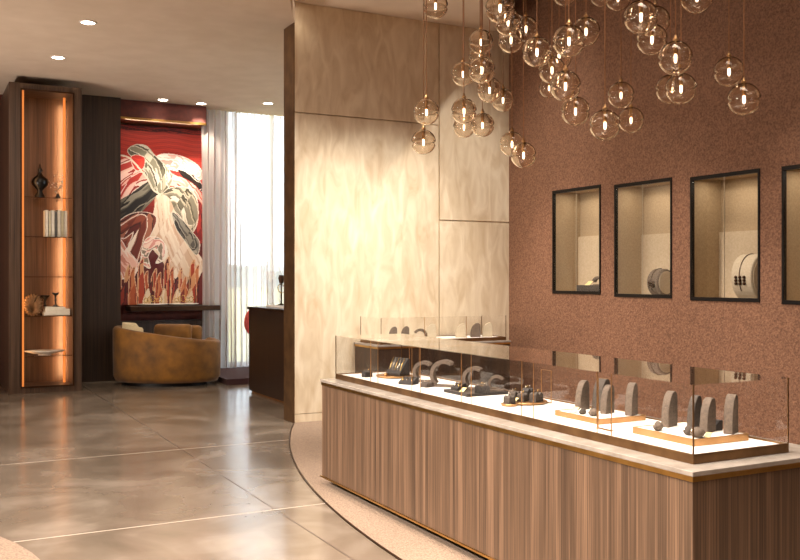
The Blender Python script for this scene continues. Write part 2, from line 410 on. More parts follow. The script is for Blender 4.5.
# sprig
sp = thing('dried_sprig', 'dried sprig with tiny pale buds above the white books', 'plant', (cabx(58, 14.4), 14.4, shz(198)))
random.seed(5); st = MB(); buds = []
for i in range(7):
    a = random.uniform(-.5, .5); L = random.uniform(.14, .34); pts = [(0, 0, 0), (sin(a) * L * .4, random.uniform(-.04, .04), L * .55), (sin(a) * L, random.uniform(-.06, .06), L)]
    st.tube(pts, .0022, 4)
    for q in range(4):
        f = random.uniform(.5, 1.05); buds.append((sin(a) * L * f + random.uniform(-.03, .03), random.uniform(-.04, .04), L * f))
sv = MB().lathe([(0, 0), (.03, 0), (.035, .03), (.015, .07), (.018, .08), (0, .08)], 12)
st.build('twigs', BRONZE, sp); [MB().ball(q_, .010, seg=6).build('bud', WHITEP, sp) for q_ in buds]; sv.build('bud_vase', BLACKGL, sp, smooth=True)
# books
z = shz(237); xb0 = cabx(44.5, 14.3)
bx = [.046, .036, .05, .034, .05, .044, .048]; x = xb0
BW = [noisy('book_white', '#d8d0be', '#e4dccb', 20, .7), noisy('book_ivory', '#c8bd9c', '#d6ccae', 20, .7), noisy('book_grey', '#5c5a55', '#6c6a64', 20, .7)]
bl = ['first white book in the row, beside the shadowed gap', 'slim ivory book, second from the dark end of the row', 'thick white book, third in the shelf row', 'thin grey book in the middle of the white row', 'thick white book just after the thin grey one', 'ivory book, second from the far end of the row', 'last white book in the row, against the glowing edge']
for i, wd in enumerate(bx):
    t = thing('book', bl[i], 'book', (x + wd / 2, 14.22, z), 0, 'upright pale books on the cabinet shelf'); h = [.39, .38, .39, .37, .40, .385, .39][i]
    M_ = BW[[0, 1, 0, 2, 0, 1, 0][i]]
    b = MB(); b.box(-wd / 2 + .001, wd / 2 - .001, 0, .006, 0, h); b.box(-wd / 2 + .001, -wd / 2 + .005, 0, .24, 0, h); b.box(wd / 2 - .005, wd / 2 - .001, 0, .24, 0, h); b.build('cover', M_, t)
    MB().box(-wd / 2 + .005, wd / 2 - .005, .006, .232, .004, h - .004).build('pages', CREAM, t); x += wd
# shell, candlesticks, books flat
z = shz(315.5)
sh = MB()
R = .155
for i in range(22):
    a0 = 2 * pi * i / 22; sh.tube([(0, 0, R * .15), (cos(a0) * R * .35, -.03, R + sin(a0) * R * .45 - .03), (cos(a0) * R * .72, -.045, R + sin(a0) * R * .85), (cos(a0) * R * .86, -.01, R + sin(a0) * R)], [.008, .016, .02, .012], 6)
sh.lathe([(0, .0), (R * .8, -.005), (R * .84, .01), (0, .015)], 28, (0, 0, 0), M=Matrix.Translation((0, 0, R)) @ Matrix.Rotation(pi / 2, 4, 'X') @ Matrix.Diagonal((1, 1.1, 1, 1)))
SHELL = noisy('shell_gold', '#6e5234', '#8e6c48', 12, .5, 0, metal=.2)
tag(sh.build('shell_ornament', SHELL, smooth=True, loc=(cabx(32.5, 14.28), 14.28, z)), 'round ribbed golden shell ornament standing on the cabinet shelf', 'ornament')
t = thing('book_stack', 'low stack of pale flat books on the shelf beside the shell', 'books', (cabx(56, 14.34), 14.34, z))
for i, (w_, d_, h_, dx) in enumerate([(.36, .26, .05, 0), (.34, .25, .045, .01), (.27, .22, .03, -.02)]):
    zz = [0, .05, .095][i]; MB().box(dx - w_ / 2, dx + w_ / 2, -d_ / 2, d_ / 2, zz + .001, zz + h_).build('closed_book', BW[0], t, .004)
def candlestick(x, y, z, s, lab):
    tag(MB().lathe([(0, 0), (.05, 0), (.05, .012), (.015, .03), (.011, .09), (.022, .1), (.011, .115), (.014, .17), (.05, .2), (.052, .215), (0, .212)], 18).build('candlestick', BLACKGL, smooth=True, loc=(x, y, z)), lab, 'candlestick', 'black candlesticks in the cabinet').scale = (s, s, s)
candlestick(cabx(55.5, 14.3), 14.3, z + .126, .95, 'black candlestick standing on the stack of flat books')
candlestick(cabx(45, 14.52), 14.52, z, 1.35, 'black candlestick standing behind the golden shell')
z = shz(355); t = thing('oval_dish', 'long pale oval dish on the lowest glass shelf', 'dish', (cabx(45, 14.33), 14.33, z))
MB().lathe([(0, .012), (.16, .018), (.27, .05), (.285, .062), (.27, .066), (.17, .032), (0, .026)], 40, sx=1, sy=.55).build('dish_body', WHITEP, t, smooth=True)
MB().lathe([(0, 0), (.09, 0), (.1, .014), (0, .014)], 30, sx=1, sy=.55).build('foot', WHITEP, t, smooth=True)

# ------------------------------------------------------------ painting
def painting():
    W_, H_ = 166, 352
    u = 120 + (np.arange(W_) + .5) * 83 / W_; v = 128 + (np.arange(H_) + .5) * 176 / H_
    U, V = np.meshgrid(u, v)
    nz = (np.sin(U * .31 + 1.3 * np.sin(V * .17)) + np.sin(V * .23 + 1.7 * np.sin(U * .13 + 2)) + .5 * np.sin(U * .9 + V * .6)) / 2.5
    C = np.zeros((H_, W_, 3))
    def S(h): return np.array(lin(h))
    rng = np.random.RandomState(4)
    streak = np.sin(V * 1.3 + 2 * np.sin(U * .12)) * .5 + np.sin(V * 3.1 + np.sin(U * .3 + 3) * 2) * .5 + rng.randn(H_, W_) * .15
    t = np.clip(.55 + streak * .3, 0, 1)[..., None]
    C[:] = S('#8e1a12') * (1 - t) + S('#d23a28') * t
    low = np.clip((V - 165) / 60, 0, 1)[..., None]; C = C * (1 - low) + (S('#5a120e') + .02 * nz[..., None]) * low
    top = (V < 133) & (streak > -.2); C[top] = S('#5c1210')
    def inside(poly):
        m = np.zeros(U.shape, bool); n = len(poly)
        for i in range(n):
            x1, y1 = poly[i]; x2, y2 = poly[(i + 1) % n]
            c = ((y1 > V) != (y2 > V)) & (U < (x2 - x1) * (V - y1) / (y2 - y1 + 1e-9) + x1); m ^= c
        return m
    def smooth_poly(p, closed=True, n=5):
        out = []; L = len(p)
        for i in range(L if closed else L - 1):
            p0, p1, p2, p3 = (p[(i + k) % L] if closed else p[min(max(i + k, 0), L - 1)] for k in (-1, 0, 1, 2))
            for s_ in range(n):
                t_ = s_ / n; out.append(tuple(.5 * ((2 * p1[d]) + (-p0[d] + p2[d]) * t_ + (2 * p0[d] - 5 * p1[d] + 4 * p2[d] - p3[d]) * t_ ** 2 + (-p0[d] + 3 * p1[d] - 3 * p2[d] + p3[d]) * t_ ** 3) for d in (0, 1)))
        return out
    def sdist(line):
        best = np.full(U.shape, 1e9); sg = np.zeros(U.shape)
        for (x1, y1), (x2, y2) in zip(line, line[1:]):
            dx, dy = x2 - x1, y2 - y1; q = np.clip(((U - x1) * dx + (V - y1) * dy) / (dx * dx + dy * dy + 1e-9), 0, 1)
            d = np.hypot(U - x1 - q * dx, V - y1 - q * dy); s_ = np.sign((U - x1) * dy - (V - y1) * dx); k = d < best
            best[k] = d[k]; sg[k] = s_[k]
        return best * np.where(sg == 0, 1, sg)
    def blob(poly, spine, pal, w_, edge=None, wob=1.1):
        m = inside(smooth_poly(poly)); d = sdist(smooth_poly(spine, False)) + nz * wob
        P = np.array([S(h) for h in pal]); idx = np.floor(d / w_ + .8 * np.sin(d * .9 + U * .11)).astype(int); idx = (idx + (idx // 3) % 2 + (np.sin(U * .21 + V * .13) > .6)) % len(pal)
        if edge:
            for (x1, y1), (x2, y2) in zip(*[(lambda q: (q, q[1:] + q[:1]))(smooth_poly(poly))][0]):
                dx, dy = x2 - x1, y2 - y1; q = np.clip(((U - x1) * dx + (V - y1) * dy) / (dx * dx + dy * dy + 1e-9), 0, 1)
                C[np.hypot(U - x1 - q * dx, V - y1 - q * dy) < .7] = S(edge)
        C[m] = P[idx][m]
    blob([(120, 168), (130, 161), (141, 170), (148, 180), (142, 190), (130, 198), (120, 208)], [(120, 200), (130, 185), (146, 176)], ['#e8b8a8', '#b03028', '#f0d8cc', '#d88878', '#9a2820', '#efc8bb'], 2.1)
    blob([(120, 205), (132, 195), (150, 182), (160, 190), (150, 204), (132, 222), (120, 226)], [(120, 222), (140, 204), (158, 188)], ['#1a1614', '#3a342e', '#6a6456', '#141010', '#8f8878'], 2.2)
    blob([(156, 158), (166, 154), (182, 156), (196, 163), (202, 172), (199, 178), (186, 172), (170, 169), (160, 165)], [(156, 160), (176, 161), (200, 174)], ['#f4e6de', '#e9b9ae', '#f6efe8', '#d9958a'], 1.9, '#f2ddd2')
    blob([(178, 169), (198, 177), (203, 190), (196, 187), (184, 178)], [(178, 172), (202, 188)], ['#120c0a', '#2a1612', '#efe3da'], 2.2)
    blob([(168, 173), (182, 177), (194, 184), (203, 196), (204, 212), (198, 209), (190, 197), (180, 190), (167, 184)], [(168, 178), (188, 187), (203, 208)], ['#e7a597', '#f3d6cb', '#c23a30', '#f0beb0'], 2.2, '#a32c22')
    blob([(190, 196), (203, 206), (203, 240), (196, 246), (192, 225)], [(196, 196), (200, 244)], ['#7a1712', '#a83228', '#591010'], 1.6)
    blob([(158, 196), (170, 188), (186, 187), (196, 197), (197, 220), (190, 232), (180, 216), (166, 204)], [(162, 196), (180, 196), (192, 226)], ['#8a8270', '#c9bda6', '#4c4638', '#e6dccb', '#6e6654'], 1.7, '#e6dccb')
    blob([(156, 196), (168, 197), (176, 214), (188, 234), (196, 250), (203, 262), (203, 284), (190, 286), (172, 276), (160, 258), (148, 242), (150, 224), (154, 210)], [(162, 196), (166, 232), (190, 280)], ['#e2cbb4', '#ead7c3', '#d6b79e', '#e6cfba', '#cda98e'], 3.4)
    blob([(172, 212), (184, 222), (192, 232), (199, 242), (196, 254), (186, 242), (176, 228)], [(174, 214), (196, 250)], ['#55504a', '#8b8478', '#2c2622', '#a89f90'], 1.5, '#d8cdbd')
    blob([(120, 226), (130, 216), (145, 213), (156, 218), (152, 232), (144, 246), (139, 264), (130, 260), (124, 244)], [(122, 232), (144, 218), (140, 240), (132, 262)], ['#6c2a1c', '#8d4430', '#eddccc', '#5a1a14', '#a0604a', '#3a120e'], 1.7, '#e8d6c8')
    blob([(120, 240), (128, 250), (138, 262), (143, 274), (132, 278), (120, 274)], [(120, 244), (132, 262), (140, 276)], ['#eab8a6', '#f2dccf', '#cf8876', '#f0c9ba'], 1.7, '#f0e0d4')
    blob([(146, 240), (158, 238), (166, 247), (165, 258), (156, 263), (160, 254), (154, 248), (148, 256), (150, 268), (142, 260)], [(146, 246), (160, 242), (162, 258)], ['#f0d2c2', '#d9958a', '#efe3d6', '#8c7a68'], 1.5, '#efe3d6')
    blob([(129, 153), (137, 147), (147, 148), (155, 157), (165, 166), (172, 177), (168, 187), (159, 194), (152, 187), (147, 178), (143, 169), (136, 162)], [(133, 152), (147, 156), (158, 172), (161, 192)], ['#8e8874', '#d8d0bd', '#6a6452', '#b5ad98', '#454034', '#e8e0d0'], 1.55, '#d5ccb8')
    blob([(132, 160), (138, 157), (145, 160), (143, 170), (136, 171)], [(132, 165), (145, 165)], ['#c22a20', '#d83a2a'], 3, '#e9d3c4')
    d = np.abs(sdist(smooth_poly([(120, 158), (130, 160), (140, 170), (148, 180), (153, 190), (158, 193)], False))); C[d < .9] = S('#e6d2c0')
    # tongues of fire along the bottom
    for i in list(range(0, 20, 2)) + list(range(1, 20, 2)):
        cx_ = 121 + i * 4.2; h_ = 270 + 8 * sin(i * 2.1) + 6 * sin(i * .9 + 1)
        blob([(cx_ - 3.6, 304), (cx_ - 3.4, 290), (cx_ - 2.6, h_ + 9), (cx_ + 1.5, h_), (cx_ + 1.4, h_ + 10), (cx_ + 3.6, 292), (cx_ + 3.6, 304)], [(cx_, 304), (cx_ + 1, h_)], [['#b4552e', '#c87a4c', '#7a2416'], ['#6a1812', '#4a0e0c', '#94301e'], ['#a83c22', '#d69a6c', '#5e1610']][i % 3], 1.5, '#e0b48e' if i % 3 != 1 else '#3a0c0a', .6)
    for i, cx_ in enumerate((147, 163, 176, 189)):
        blob([(cx_ - 4, 304), (cx_ - 2, 294), (cx_ + 2, 288), (cx_ + 4, 304)], [(cx_, 304), (cx_ + 1, 288)], ['#e3cdb2', '#d8b28a'], 1.8)
    xs = np.linspace(3.0, 4.44, W_ + 1); zs = np.linspace(4.215, 1.20, H_ + 1)
    t = thing('horse_painting', 'tall red painting of swirling pale manes rising over flames', 'painting', (3.72, 15.77, 1.20))
    b = MB(); b.box(-.72, .72, -.006, .026, 0, 3.015); b.build('stretcher_panel', BLACKFR, t)
    X, Z = np.meshgrid(xs - 3.72, zs - 1.20); nv = X.size
    co = np.stack([X.ravel(), np.full(nv, -.008), Z.ravel()], 1)
    idx = np.arange(nv).reshape(X.shape); q = np.stack([idx[:-1, :-1], idx[1:, :-1], idx[1:, 1:], idx[:-1, 1:]], -1).reshape(-1, 4)
    me = bpy.data.meshes.new('canvas'); me.vertices.add(nv); me.vertices.foreach_set('co', co.ravel())
    me.loops.add(q.size); me.loops.foreach_set('vertex_index', q.ravel().astype(np.int32)); me.polygons.add(len(q))
    me.polygons.foreach_set('loop_start', (np.arange(len(q)) * 4).astype(np.int32)); me.update(calc_edges=True); me.validate()
    ca = me.color_attributes.new('paint', 'FLOAT_COLOR', 'CORNER')
    cc = np.repeat(np.concatenate([C.reshape(-1, 3), np.ones((W_ * H_, 1))], 1), 4, 0); ca.data.foreach_set('color', cc.ravel())
    m = base('oil_paint', '#ffffff', .45); a = nd(m, 'ShaderNodeAttribute'); a.attribute_name = 'paint'; setcol(m, a.outputs['Color'])
    me.materials.append(m); o = bpy.data.objects.new('canvas', me); COL.objects.link(o); o.parent = t
painting()
area((3.65, 15.45, 4.22), (1.2, .06), 4, (1, .8, .6), (radians(-12), 0, 0))

# console shelf under the painting with two plates
t = thing('wall_shelf', 'long dark wooden wall shelf under the red painting', 'shelf', (3.84, 15.76, 1.10))
MB().box(-.72, .78, -.40, 0, 0, .085).build('shelf_board', DARKWOOD, t, .004)
MB().box(-.72, .78, -.41, -.40, .01, .075).build('front_edge', DARKBRONZE, t)
def plate(x, lab, lab2):
    tag(MB().lathe([(0, .0), (.12, 0), (.24, .018), (.26, .03), (.24, .034), (.12, .012), (0, .012)], 32, sy=.6).build('plate', WHITEP, smooth=True, loc=(x, 15.54, 1.185)), lab, 'plate', 'shallow plates on the wall shelf')
    b = MB()
    for k in range(5):
        a = x * 3 + k * 1.3; px_, py_ = -.12 + k * .06, .03 * sin(a)
        b.tube([(px_ + .035 * cos(q * pi / 6), py_ + .01 * sin(q), .05 + (.03 + .012 * (k % 3)) * (1 + sin(q * pi / 6))) for q in range(12)], .006, 6, True)
    b.lathe([(0, .0), (.17, .0), (.17, .014), (0, .02)], 24, (0, 0, 0), 1, .45)
    tag(b.build('gold_jewellery', PALEGOLD, smooth=True, loc=(x, 15.54, 1.2)), lab2, 'jewellery', 'gold rings in the wall shelf plates')
plate(3.52, 'shallow white plate on the wall shelf, further from the curtain', 'cluster of gold rings in the plate further from the curtain')
plate(4.04, 'shallow white plate on the wall shelf, nearest the curtain', 'cluster of gold rings in the plate nearest the curtain')

# ------------------------------------------------------------ curtain
def curtain(name, x0, x1, n, amp, y, lab, z0=.10, z1=ZL - .02):
    W_, H_ = n * 12, 14; b = bmesh.new(); rows = []
    random.seed(hash(name) % 7 + 2); ph = [random.uniform(-.9, .9) for _ in range(n + 2)]
    for jz in range(H_ + 1):
        f = jz / H_; row = []
        for i in range(W_ + 1):
            s_ = i / 12; k = int(s_); p = ph[k] * (1 - (s_ - k)) + ph[k + 1] * (s_ - k)
            yy = y + amp * sin(2 * pi * s_ + p) * (.75 + .35 * (1 - f)) + .012 * sin(5 * s_ + 3 * f); xx = x0 + (x1 - x0) * i / W_ + .02 * sin(2 * pi * s_ * 2 + p * 2) + .012 * sin(s_ * 1.7 + f * 4)
            row.append(b.verts.new((xx - (x0 + x1) / 2, yy - y, (z0 + (z1 - z0) * f) - z0)))
        rows.append(row)
    for r0, r1 in zip(rows, rows[1:]):
        for a, bq, c, d in zip(r0, r0[1:], r1[1:], r1): b.faces.new((a, bq, c, d))
    me = bpy.data.meshes.new(name); b.to_mesh(me); b.free(); me.materials.append(SHEER); me.polygons.foreach_set('use_smooth', [True] * len(me.polygons))
    o = bpy.data.objects.new(name, me); COL.objects.link(o); o.location = ((x0 + x1) / 2, y, z0)
    return tag(o, lab, 'curtain', 'floor length sheer curtains')
curtain('sheer_curtain', 4.33, 4.93, 6, .05, 15.42, 'narrow gathered sheer curtain hanging beside the red painting')
curtain('sheer_curtain', 4.9, 6.9, 16, .05, 15.5, 'wide white sheer curtain glowing in front of the window')

# ------------------------------------------------------------ armchair (curved amber tub seat)
def tub():
    cx, cy_ = 3.47, 14.36
    t = thing('tub_armchair', 'wide curved amber velvet tub armchair seen from behind below the painting', 'armchair', (cx, cy_, 0), -YAW)
    A, B, T = .83, .52, .13; b = bmesh.new(); N = 72
    a0, a1 = radians(118), radians(118 + 306)      # gap (entry) at the far side, slightly right
    def ht(a):
        d = math.degrees(a) % 360
        if d < 110: d += 360
        # highest on the left, sloping down to the right
        u_ = cos(a); s_ = min(1, min(a - a0, a1 - a) / .45); s_ = s_ * s_ * (3 - 2 * s_)
        return (.42 + (.80 - .11 * u_ - .42) * s_) if True else 0
    prof = []
    for i in range(N + 1):
        a = a0 + (a1 - a0) * i / N; h = ht(a) + 0
        ring = []
        for off, z in ((-.05, .06), (-.005, .14), (0, h * .55), (0.0, h - .05), (-.025, h - .012), (-.06, h), (-.10, h - .012), (-.13, h - .05), (-.14, .30), (-.14, .06)):
            ring.append(b.verts.new(((A + off) * cos(a), (B + off) * sin(a), z)))
        prof.append(ring)
    for r0, r1 in zip(prof, prof[1:]):
        for k in range(10): b.faces.new((r0[k], r1[k], r1[(k + 1) % 10], r0[(k + 1) % 10]))
    b.faces.new(prof[0]); b.faces.new(prof[-1][::-1])
    m = MB(); m.b.free(); m.b = b; m.build('shell', VELVET, t, smooth=True)
    MB().lathe([(0, .30), (.5, .30), (.655, .30), (.655, .40), (.62, .44), (.3, .45), (0, .45)], 48, sx=1, sy=.57).build('seat_cushion', CREAMFAB, t, smooth=True)
    inn = MB(); pts = []
    ib = bmesh.new(); rr = []
    for i in range(30):
        a = radians(135) + radians(110) * i / 29; h = ht(a) + .05
        rr.append([ib.verts.new(((A - .142 - o_) * cos(a), (B - .142 - o_) * sin(a), z)) for o_, z in ((0, .42), (0, h), (.03, h - .03), (.035, .42))])
    for r0, r1 in zip(rr, rr[1:]):
        for k in range(4): ib.faces.new((r0[k], r1[k], r1[(k + 1) % 4], r0[(k + 1) % 4]))
    ib.faces.new(rr[0]); ib.faces.new(rr[-1][::-1]); inn.b.free(); inn.b = ib; inn.build('inner_lining', CREAMFAB, t, smooth=True)
    MB().lathe([(0, .0), (.62, 0), (.62, .06), (0, .06)], 48, sx=1, sy=.62).build('plinth_base', BLACKFR, t)
    bmq = MB().box(-.30, .30, -.07, .07, -.19, .19).build('back_pillow', VELVET, t, .06, smooth=True); bmq.location = (.06, .12, .74); bmq.rotation_euler = (radians(-12), 0, 0)
    bmq = MB().box(-.26, .26, -.07, .07, -.18, .18).build('back_pillow', VELVET, t, .06, smooth=True); bmq.location = (.22, .30, .72); bmq.rotation_euler = (radians(-12), 0, 0)
tub()

# rose chair glimpsed beside the far counter
t = thing('rose_chair', 'rounded rose red chair peeking out behind the tall dark counter', 'chair', (5.22, 14.75, .09), radians(30))
MB().lathe([(0, .36), (.24, .36), (.26, .42), (.24, .47), (0, .48)], 28).build('seat', REDFAB, t, smooth=True)
q = MB(); q.ball((0, 0, 0), .26, .05, .24, 24); q = q.build('backrest', REDFAB, t, smooth=True); q.location = (-.05, .2, .82)
for a in range(4): MB().tube([(cos(pi / 4 + a * pi / 2) * .2, sin(pi / 4 + a * pi / 2) * .2, .37), (cos(pi / 4 + a * pi / 2) * .23, sin(pi / 4 + a * pi / 2) * .23, 0)], .014).build('leg', DARKBRONZE, t)
MB().tube([(-.05, .2, .45), (-.05, .22, .62)], .02).build('back_post', DARKBRONZE, t)

# ------------------------------------------------------------ tall dark counter behind the fin
t = thing('reception_counter', 'tall dark ebony counter standing beyond the beige wall edge', 'counter', (4.25, 11.0, 0))
MB().box(0, .7, 0, 1.72, .04, 1.20).build('body', BACKCOUNTER, t)
MB().box(-.02, .72, -.02, 1.74, 1.20, 1.24).build('worktop', DARKBRONZE, t, .003)
MB().box(.03, .67, .03, 1.69, 0, .04).build('plinth', COPPER, t)
t = thing('glass_case', 'small glass case standing on the tall dark counter', 'display case', (4.55, 11.95, 1.24))
b = MB(); b.box(-.16, .16, -.42, .42, .0, .03); b.build('case_base', CREAM, t)
b = MB(); th = .004
b.box(-.16, .16, -.42, -.42 + th, .03, .50); b.box(-.16, .16, .42 - th, .42, .03, .50); b.box(-.16, -.16 + th, -.42 + th, .42 - th, .03, .5); b.box(.16 - th, .16, -.42 + th, .42 - th, .03, .5); b.box(-.16, .16, -.42, .42, .5, .504)
b.build('glass_panes', GLASS, t)
def stand_tall(x, y, z, h, lab):
    t = thing('necklace_stand', lab, 'jewellery stand', (x, y, z), 0, 'stands in the far glass case')
    MB().lathe([(0, 0), (.05, 0), (.05, .012), (.012, .02), (.01, h * .7), (.03, h * .75), (.045, h * .9), (.03, h), (0, h)], 16).build('stem', DARKBRONZE, t, smooth=True)
    MB().tube([(.05 * cos(a * pi / 8), .02 * sin(a * pi / 8), h * .55 + .06 * sin(a * pi / 8)) for a in range(16)], .006, 6, True).build('chain', PALEGOLD, t, smooth=True)
stand_tall(4.53, 12.15, 1.271, .42, 'taller slim dark stand inside the far glass case')
stand_tall(4.53, 11.80, 1.271, .30, 'shorter slim dark stand inside the far glass case')

# ------------------------------------------------------------ main counter
def display_counter(name, lab, x0, x1, y0, y1, zt, zb=.08, front='x', wood_=WALNUT):
    t = thing(name, lab, 'counter', (x0, y0, 0)); W, L = x1 - x0, y1 - y0
    MB().box(.012, W - .012, .012, L - .012, zb, zt - .045).build('body', wood_, t)
    b = MB()
    b.box(0, W, 0, L, zb - .012, zb); b.build('bottom_trim', BRASS, t)
    MB().box(.12, W - .12, .12, L - .12, 0.008, zb - .012).build('toe_kick', BLACKFR, t)
    MB().box(.006, W - .006, .006, L - .006, zt - .045, zt - .022).build('top_trim', BRASS, t)
    MB().box(0, W, 0, L, zt - .022, zt).build('worktop', STONETOP, t, .003)
    return t
display_counter('display_counter', 'long walnut display counter with brass edged pale stone top', 2.855, 3.78, 2.81, 6.78, .845)
def vitrine(lab, x0, x1, y0, y1, z0, zt, n, axis='y', single=True):
    t = thing('glass_vitrine', lab, 'display case', (x0, y0, z0), 0, 'glass vitrines on the counters'); W, L = x1 - x0, y1 - y0; hp = .042; fr = .014
    b = MB(); b.box(0, fr, 0, L, 0, hp); b.box(W - fr, W, 0, L, 0, hp); b.box(fr, W - fr, 0, fr, 0, hp); b.box(fr, W - fr, L - fr, L, 0, hp); b.build('base_frame', BRONZE, t, .002)
    MB().box(fr, W - fr, fr, L - fr, 0.0005, hp - .008).build('display_deck', CREAM, t)
    H_ = zt - z0; g = .004; seg = (L if axis == 'y' else W) / n
    for i in range(n):
        a, c = i * seg + .001, (i + 1) * seg - .001
        if axis == 'y': f, k, tp = (.003, .003 + g, a, c), (W - .003 - g, W - .003, a, c), (.003, W - .003, a, c)
        else: f, k, tp = (a, c, .003, .003 + g), (a, c, L - .003 - g, L - .003), (a, c, .003, L - .003)
        MB().box(*f, hp, H_ - g).build('front_pane', GLASS, t); MB().box(*k, hp, H_ - g).build('back_pane', GLASS, t); MB().box(*tp, H_ - g, H_).build('top_pane', GLASS, t)
    for e in (0, 1):
        if axis == 'y': MB().box(.008, W - .008, e * (L - g), e * (L - g) + g, hp, H_ - g).build('end_pane', GLASS, t)
        else: MB().box(e * (W - g), e * (W - g) + g, .008, L - .008, hp, H_ - g).build('end_pane', GLASS, t)
    r = .0028
    for (x, y) in ((.003, .003), (W - .003, .003), (.003, L - .003), (W - .003, L - .003)): MB().box(x - r, x + r, y - r, y + r, hp, H_).build('corner_post', BRONZE, t)
    for i in range(1, n):
        q = i * seg
        if axis == 'y': MB().box(.001, .005, q - .0018, q + .0018, hp, H_).build('joint_post', COPPER, t)
        else: MB().box(q - r, q + r, .001, .006, hp, H_).build('joint_post', COPPER, t)
        if axis == 'y': MB().box(.020, .024, q - .085, q - .0815, hp - .008, H_ - g).build('support_rod', COPPER, t)
    return t
VX, VY = 2.97, 2.92
vitrine('long low glass vitrine of jewellery on the walnut counter', VX, 3.57, VY, 6.74, .845, 1.19, 6)
DZ = .845 + .0345
# copper frames standing in the vitrine
def rod_frame(x, y, h, w_, lab, z=DZ):
    t = thing('copper_frame', lab, 'display frame', (x, y, z), 0, 'slim copper frames inside the long vitrine')
    MB().tube([(0, 0, 0.001), (0, 0, h), (0.0, w_, h), (0.0, w_, 0.001)], .0032, 6).build('hoop', COPPER, t)
    MB().box(-.012, .012, -.006, w_ + .006, 0, .003).build('foot', COPPER, t)

# ------------------------------------------------------------ jewellery displays
def fin(name, lab, x, y, z, h, w_, th, rz, m, cat='jewellery bust', group='suede necklace busts in the long vitrine', jewel=True):
    t = thing(name, lab, cat, (x, y, z), rz, group); N = 12
    # half ellipse slab : profile in local XZ, thickness along local Y
    pts = [(w_, 0, 0), (w_, 0, h * .80), (w_ * .95, 0, h * .91), (w_ * .86, 0, h * .98)]
    pts += [(w_ * .74 - w_ * .74 * sin(q), 0, h * cos(q) ** .8) for q in [pi / 2 * i / N for i in range(0, N)]] + [(0, 0, 0)]
    MB().prism(pts, (0, th, 0)).build('bust_body', m, t, .004)
    if jewel:
        MB().tube([(w_ * .5 - .003 - (w_ * .5) * sin(q), th * .5 + th * .46 * cos(f_), h * (.80 - .10 * sin(f_)) - 0 * q) for q, f_ in [(.25 + .12 * sin(pi * i / 10), pi * i / 10) for i in range(11)]], .0016, 5).build('necklace_chain', SILVER, t, smooth=True)
    return t
def arch(x, y, z, R, wd, rz, m, lab, a0=60, a1=225, thk=.018, group='curved bracelet arches in the long vitrine'):
    t = thing('bracelet_arch', lab, 'jewellery stand', (x, y, z), rz, group); b = MB(); pts = []
    N = 18; o_ = []; i_ = []
    for k in range(N + 1):
        a = radians(a0 + (a1 - a0) * k / N); o_.append((R * cos(a), 0, R * sin(a) + R * .55)); i_.append(((R - thk) * cos(a), 0, (R - thk) * sin(a) + R * .55))
    for k in range(N): b.prism([o_[k], o_[k + 1], i_[k + 1], i_[k]], (0, wd, 0))
    bmesh.ops.remove_doubles(b.b, verts=b.b.verts, dist=1e-5)
    zmin = min(p[2] for p in o_); b2 = b.build('arch_band', m, t); b2.location.z = -zmin + .012
    MB().box(-R * .8, R * .8, -.008, wd + .008, 0, .014).build('arch_foot', m, t, .003)
    return t
def tray(lab, x0, x1, y0, y1, h, edge, top, group='jewellery trays in the long vitrine', z=DZ):
    t = thing('jewellery_tray', lab, 'tray', ((x0 + x1) / 2, (y0 + y1) / 2, z), 0, group); a, c = (x1 - x0) / 2, (y1 - y0) / 2; f = .006
    b = MB(); b.box(-a, -a + f, -c, c, 0, h); b.box(a - f, a, -c, c, 0, h); b.box(-a + f, a - f, -c, -c + f, 0, h); b.box(-a + f, a - f, c - f, c, 0, h); b.build('rim', edge, t, .0015)
    MB().box(-a + f, a - f, -c + f, c - f, 0, h - .004).build('pad', top, t); return z + h - .004
def disc_tray(lab, x, y, r, sy=1, z=DZ):
    t = thing('round_tray', lab, 'tray', (x, y, z), 0, 'copper plates in the long vitrine')
    MB().lathe([(0, 0), (r * .9, 0), (r, .010), (r, .016), (r * .94, .014), (0, .010)], 36, sy=sy).build('dish', COPPER, t, smooth=True); return z + .011
def ring_block(x, y, z, w_, d_, h, m, lab, rz=0, n=2, group='dark ring blocks in the long vitrine'):
    t = thing('ring_block', lab, 'ring holder', (x, y, z), rz, group)
    b = MB(); pts = [(-w_ / 2, 0, 0), (w_ / 2, 0, 0), (w_ / 2, 0, h * .8), (w_ * .25, 0, h), (0, 0, h * .72), (-w_ * .25, 0, h), (-w_ / 2, 0, h * .8)]
    for p in pts: pass
    b.prism([(p[0], -d_ / 2, p[2]) for p in pts], (0, d_, 0)); b.build('block', m, t, .002)
    for i in range(n):
        xx = (-.25 + .5 * i / max(1, n - 1)) * w_ if n > 1 else 0
        MB().tube([(xx + .009 * cos(a * pi / 5), 0, h * .95 + .009 + .009 * sin(a * pi / 5)) for a in range(10)], .0018, 5, True).build('ring', PALEGOLD if i % 2 else SILVER, t, smooth=True)
def slant_pad(x, y, z, w_, l_, h, m, lab, rz=0, n=4, group='sloping bracelet pads in the long vitrine'):
    t = thing('bracelet_pad', lab, 'jewellery pad', (x, y, z), rz, group)
    b = MB(); b.prism([(-w_ / 2, -l_ / 2, 0), (w_ / 2, -l_ / 2, 0), (w_ / 2, -l_ / 2, h), (w_ / 2 - .02, -l_ / 2, h), (-w_ / 2, -l_ / 2, .018)], (0, l_, 0)); b.build('pad', m, t, .003)
    for i in range(n):
        yy = -l_ / 2 + l_ * (i + .5) / n; s_ = (h - .018) / (w_ - .02)
        MB().tube([(-w_ / 2 + .012, yy - .01, .024 + s_ * .012), (-w_ * .1, yy + .006, .024 + s_ * w_ * .4), (w_ / 2 - .026, yy + .012, h + .003)], .0042, 6).build('bracelet', SILVER if i % 2 else PALEGOLD, t, smooth=True)
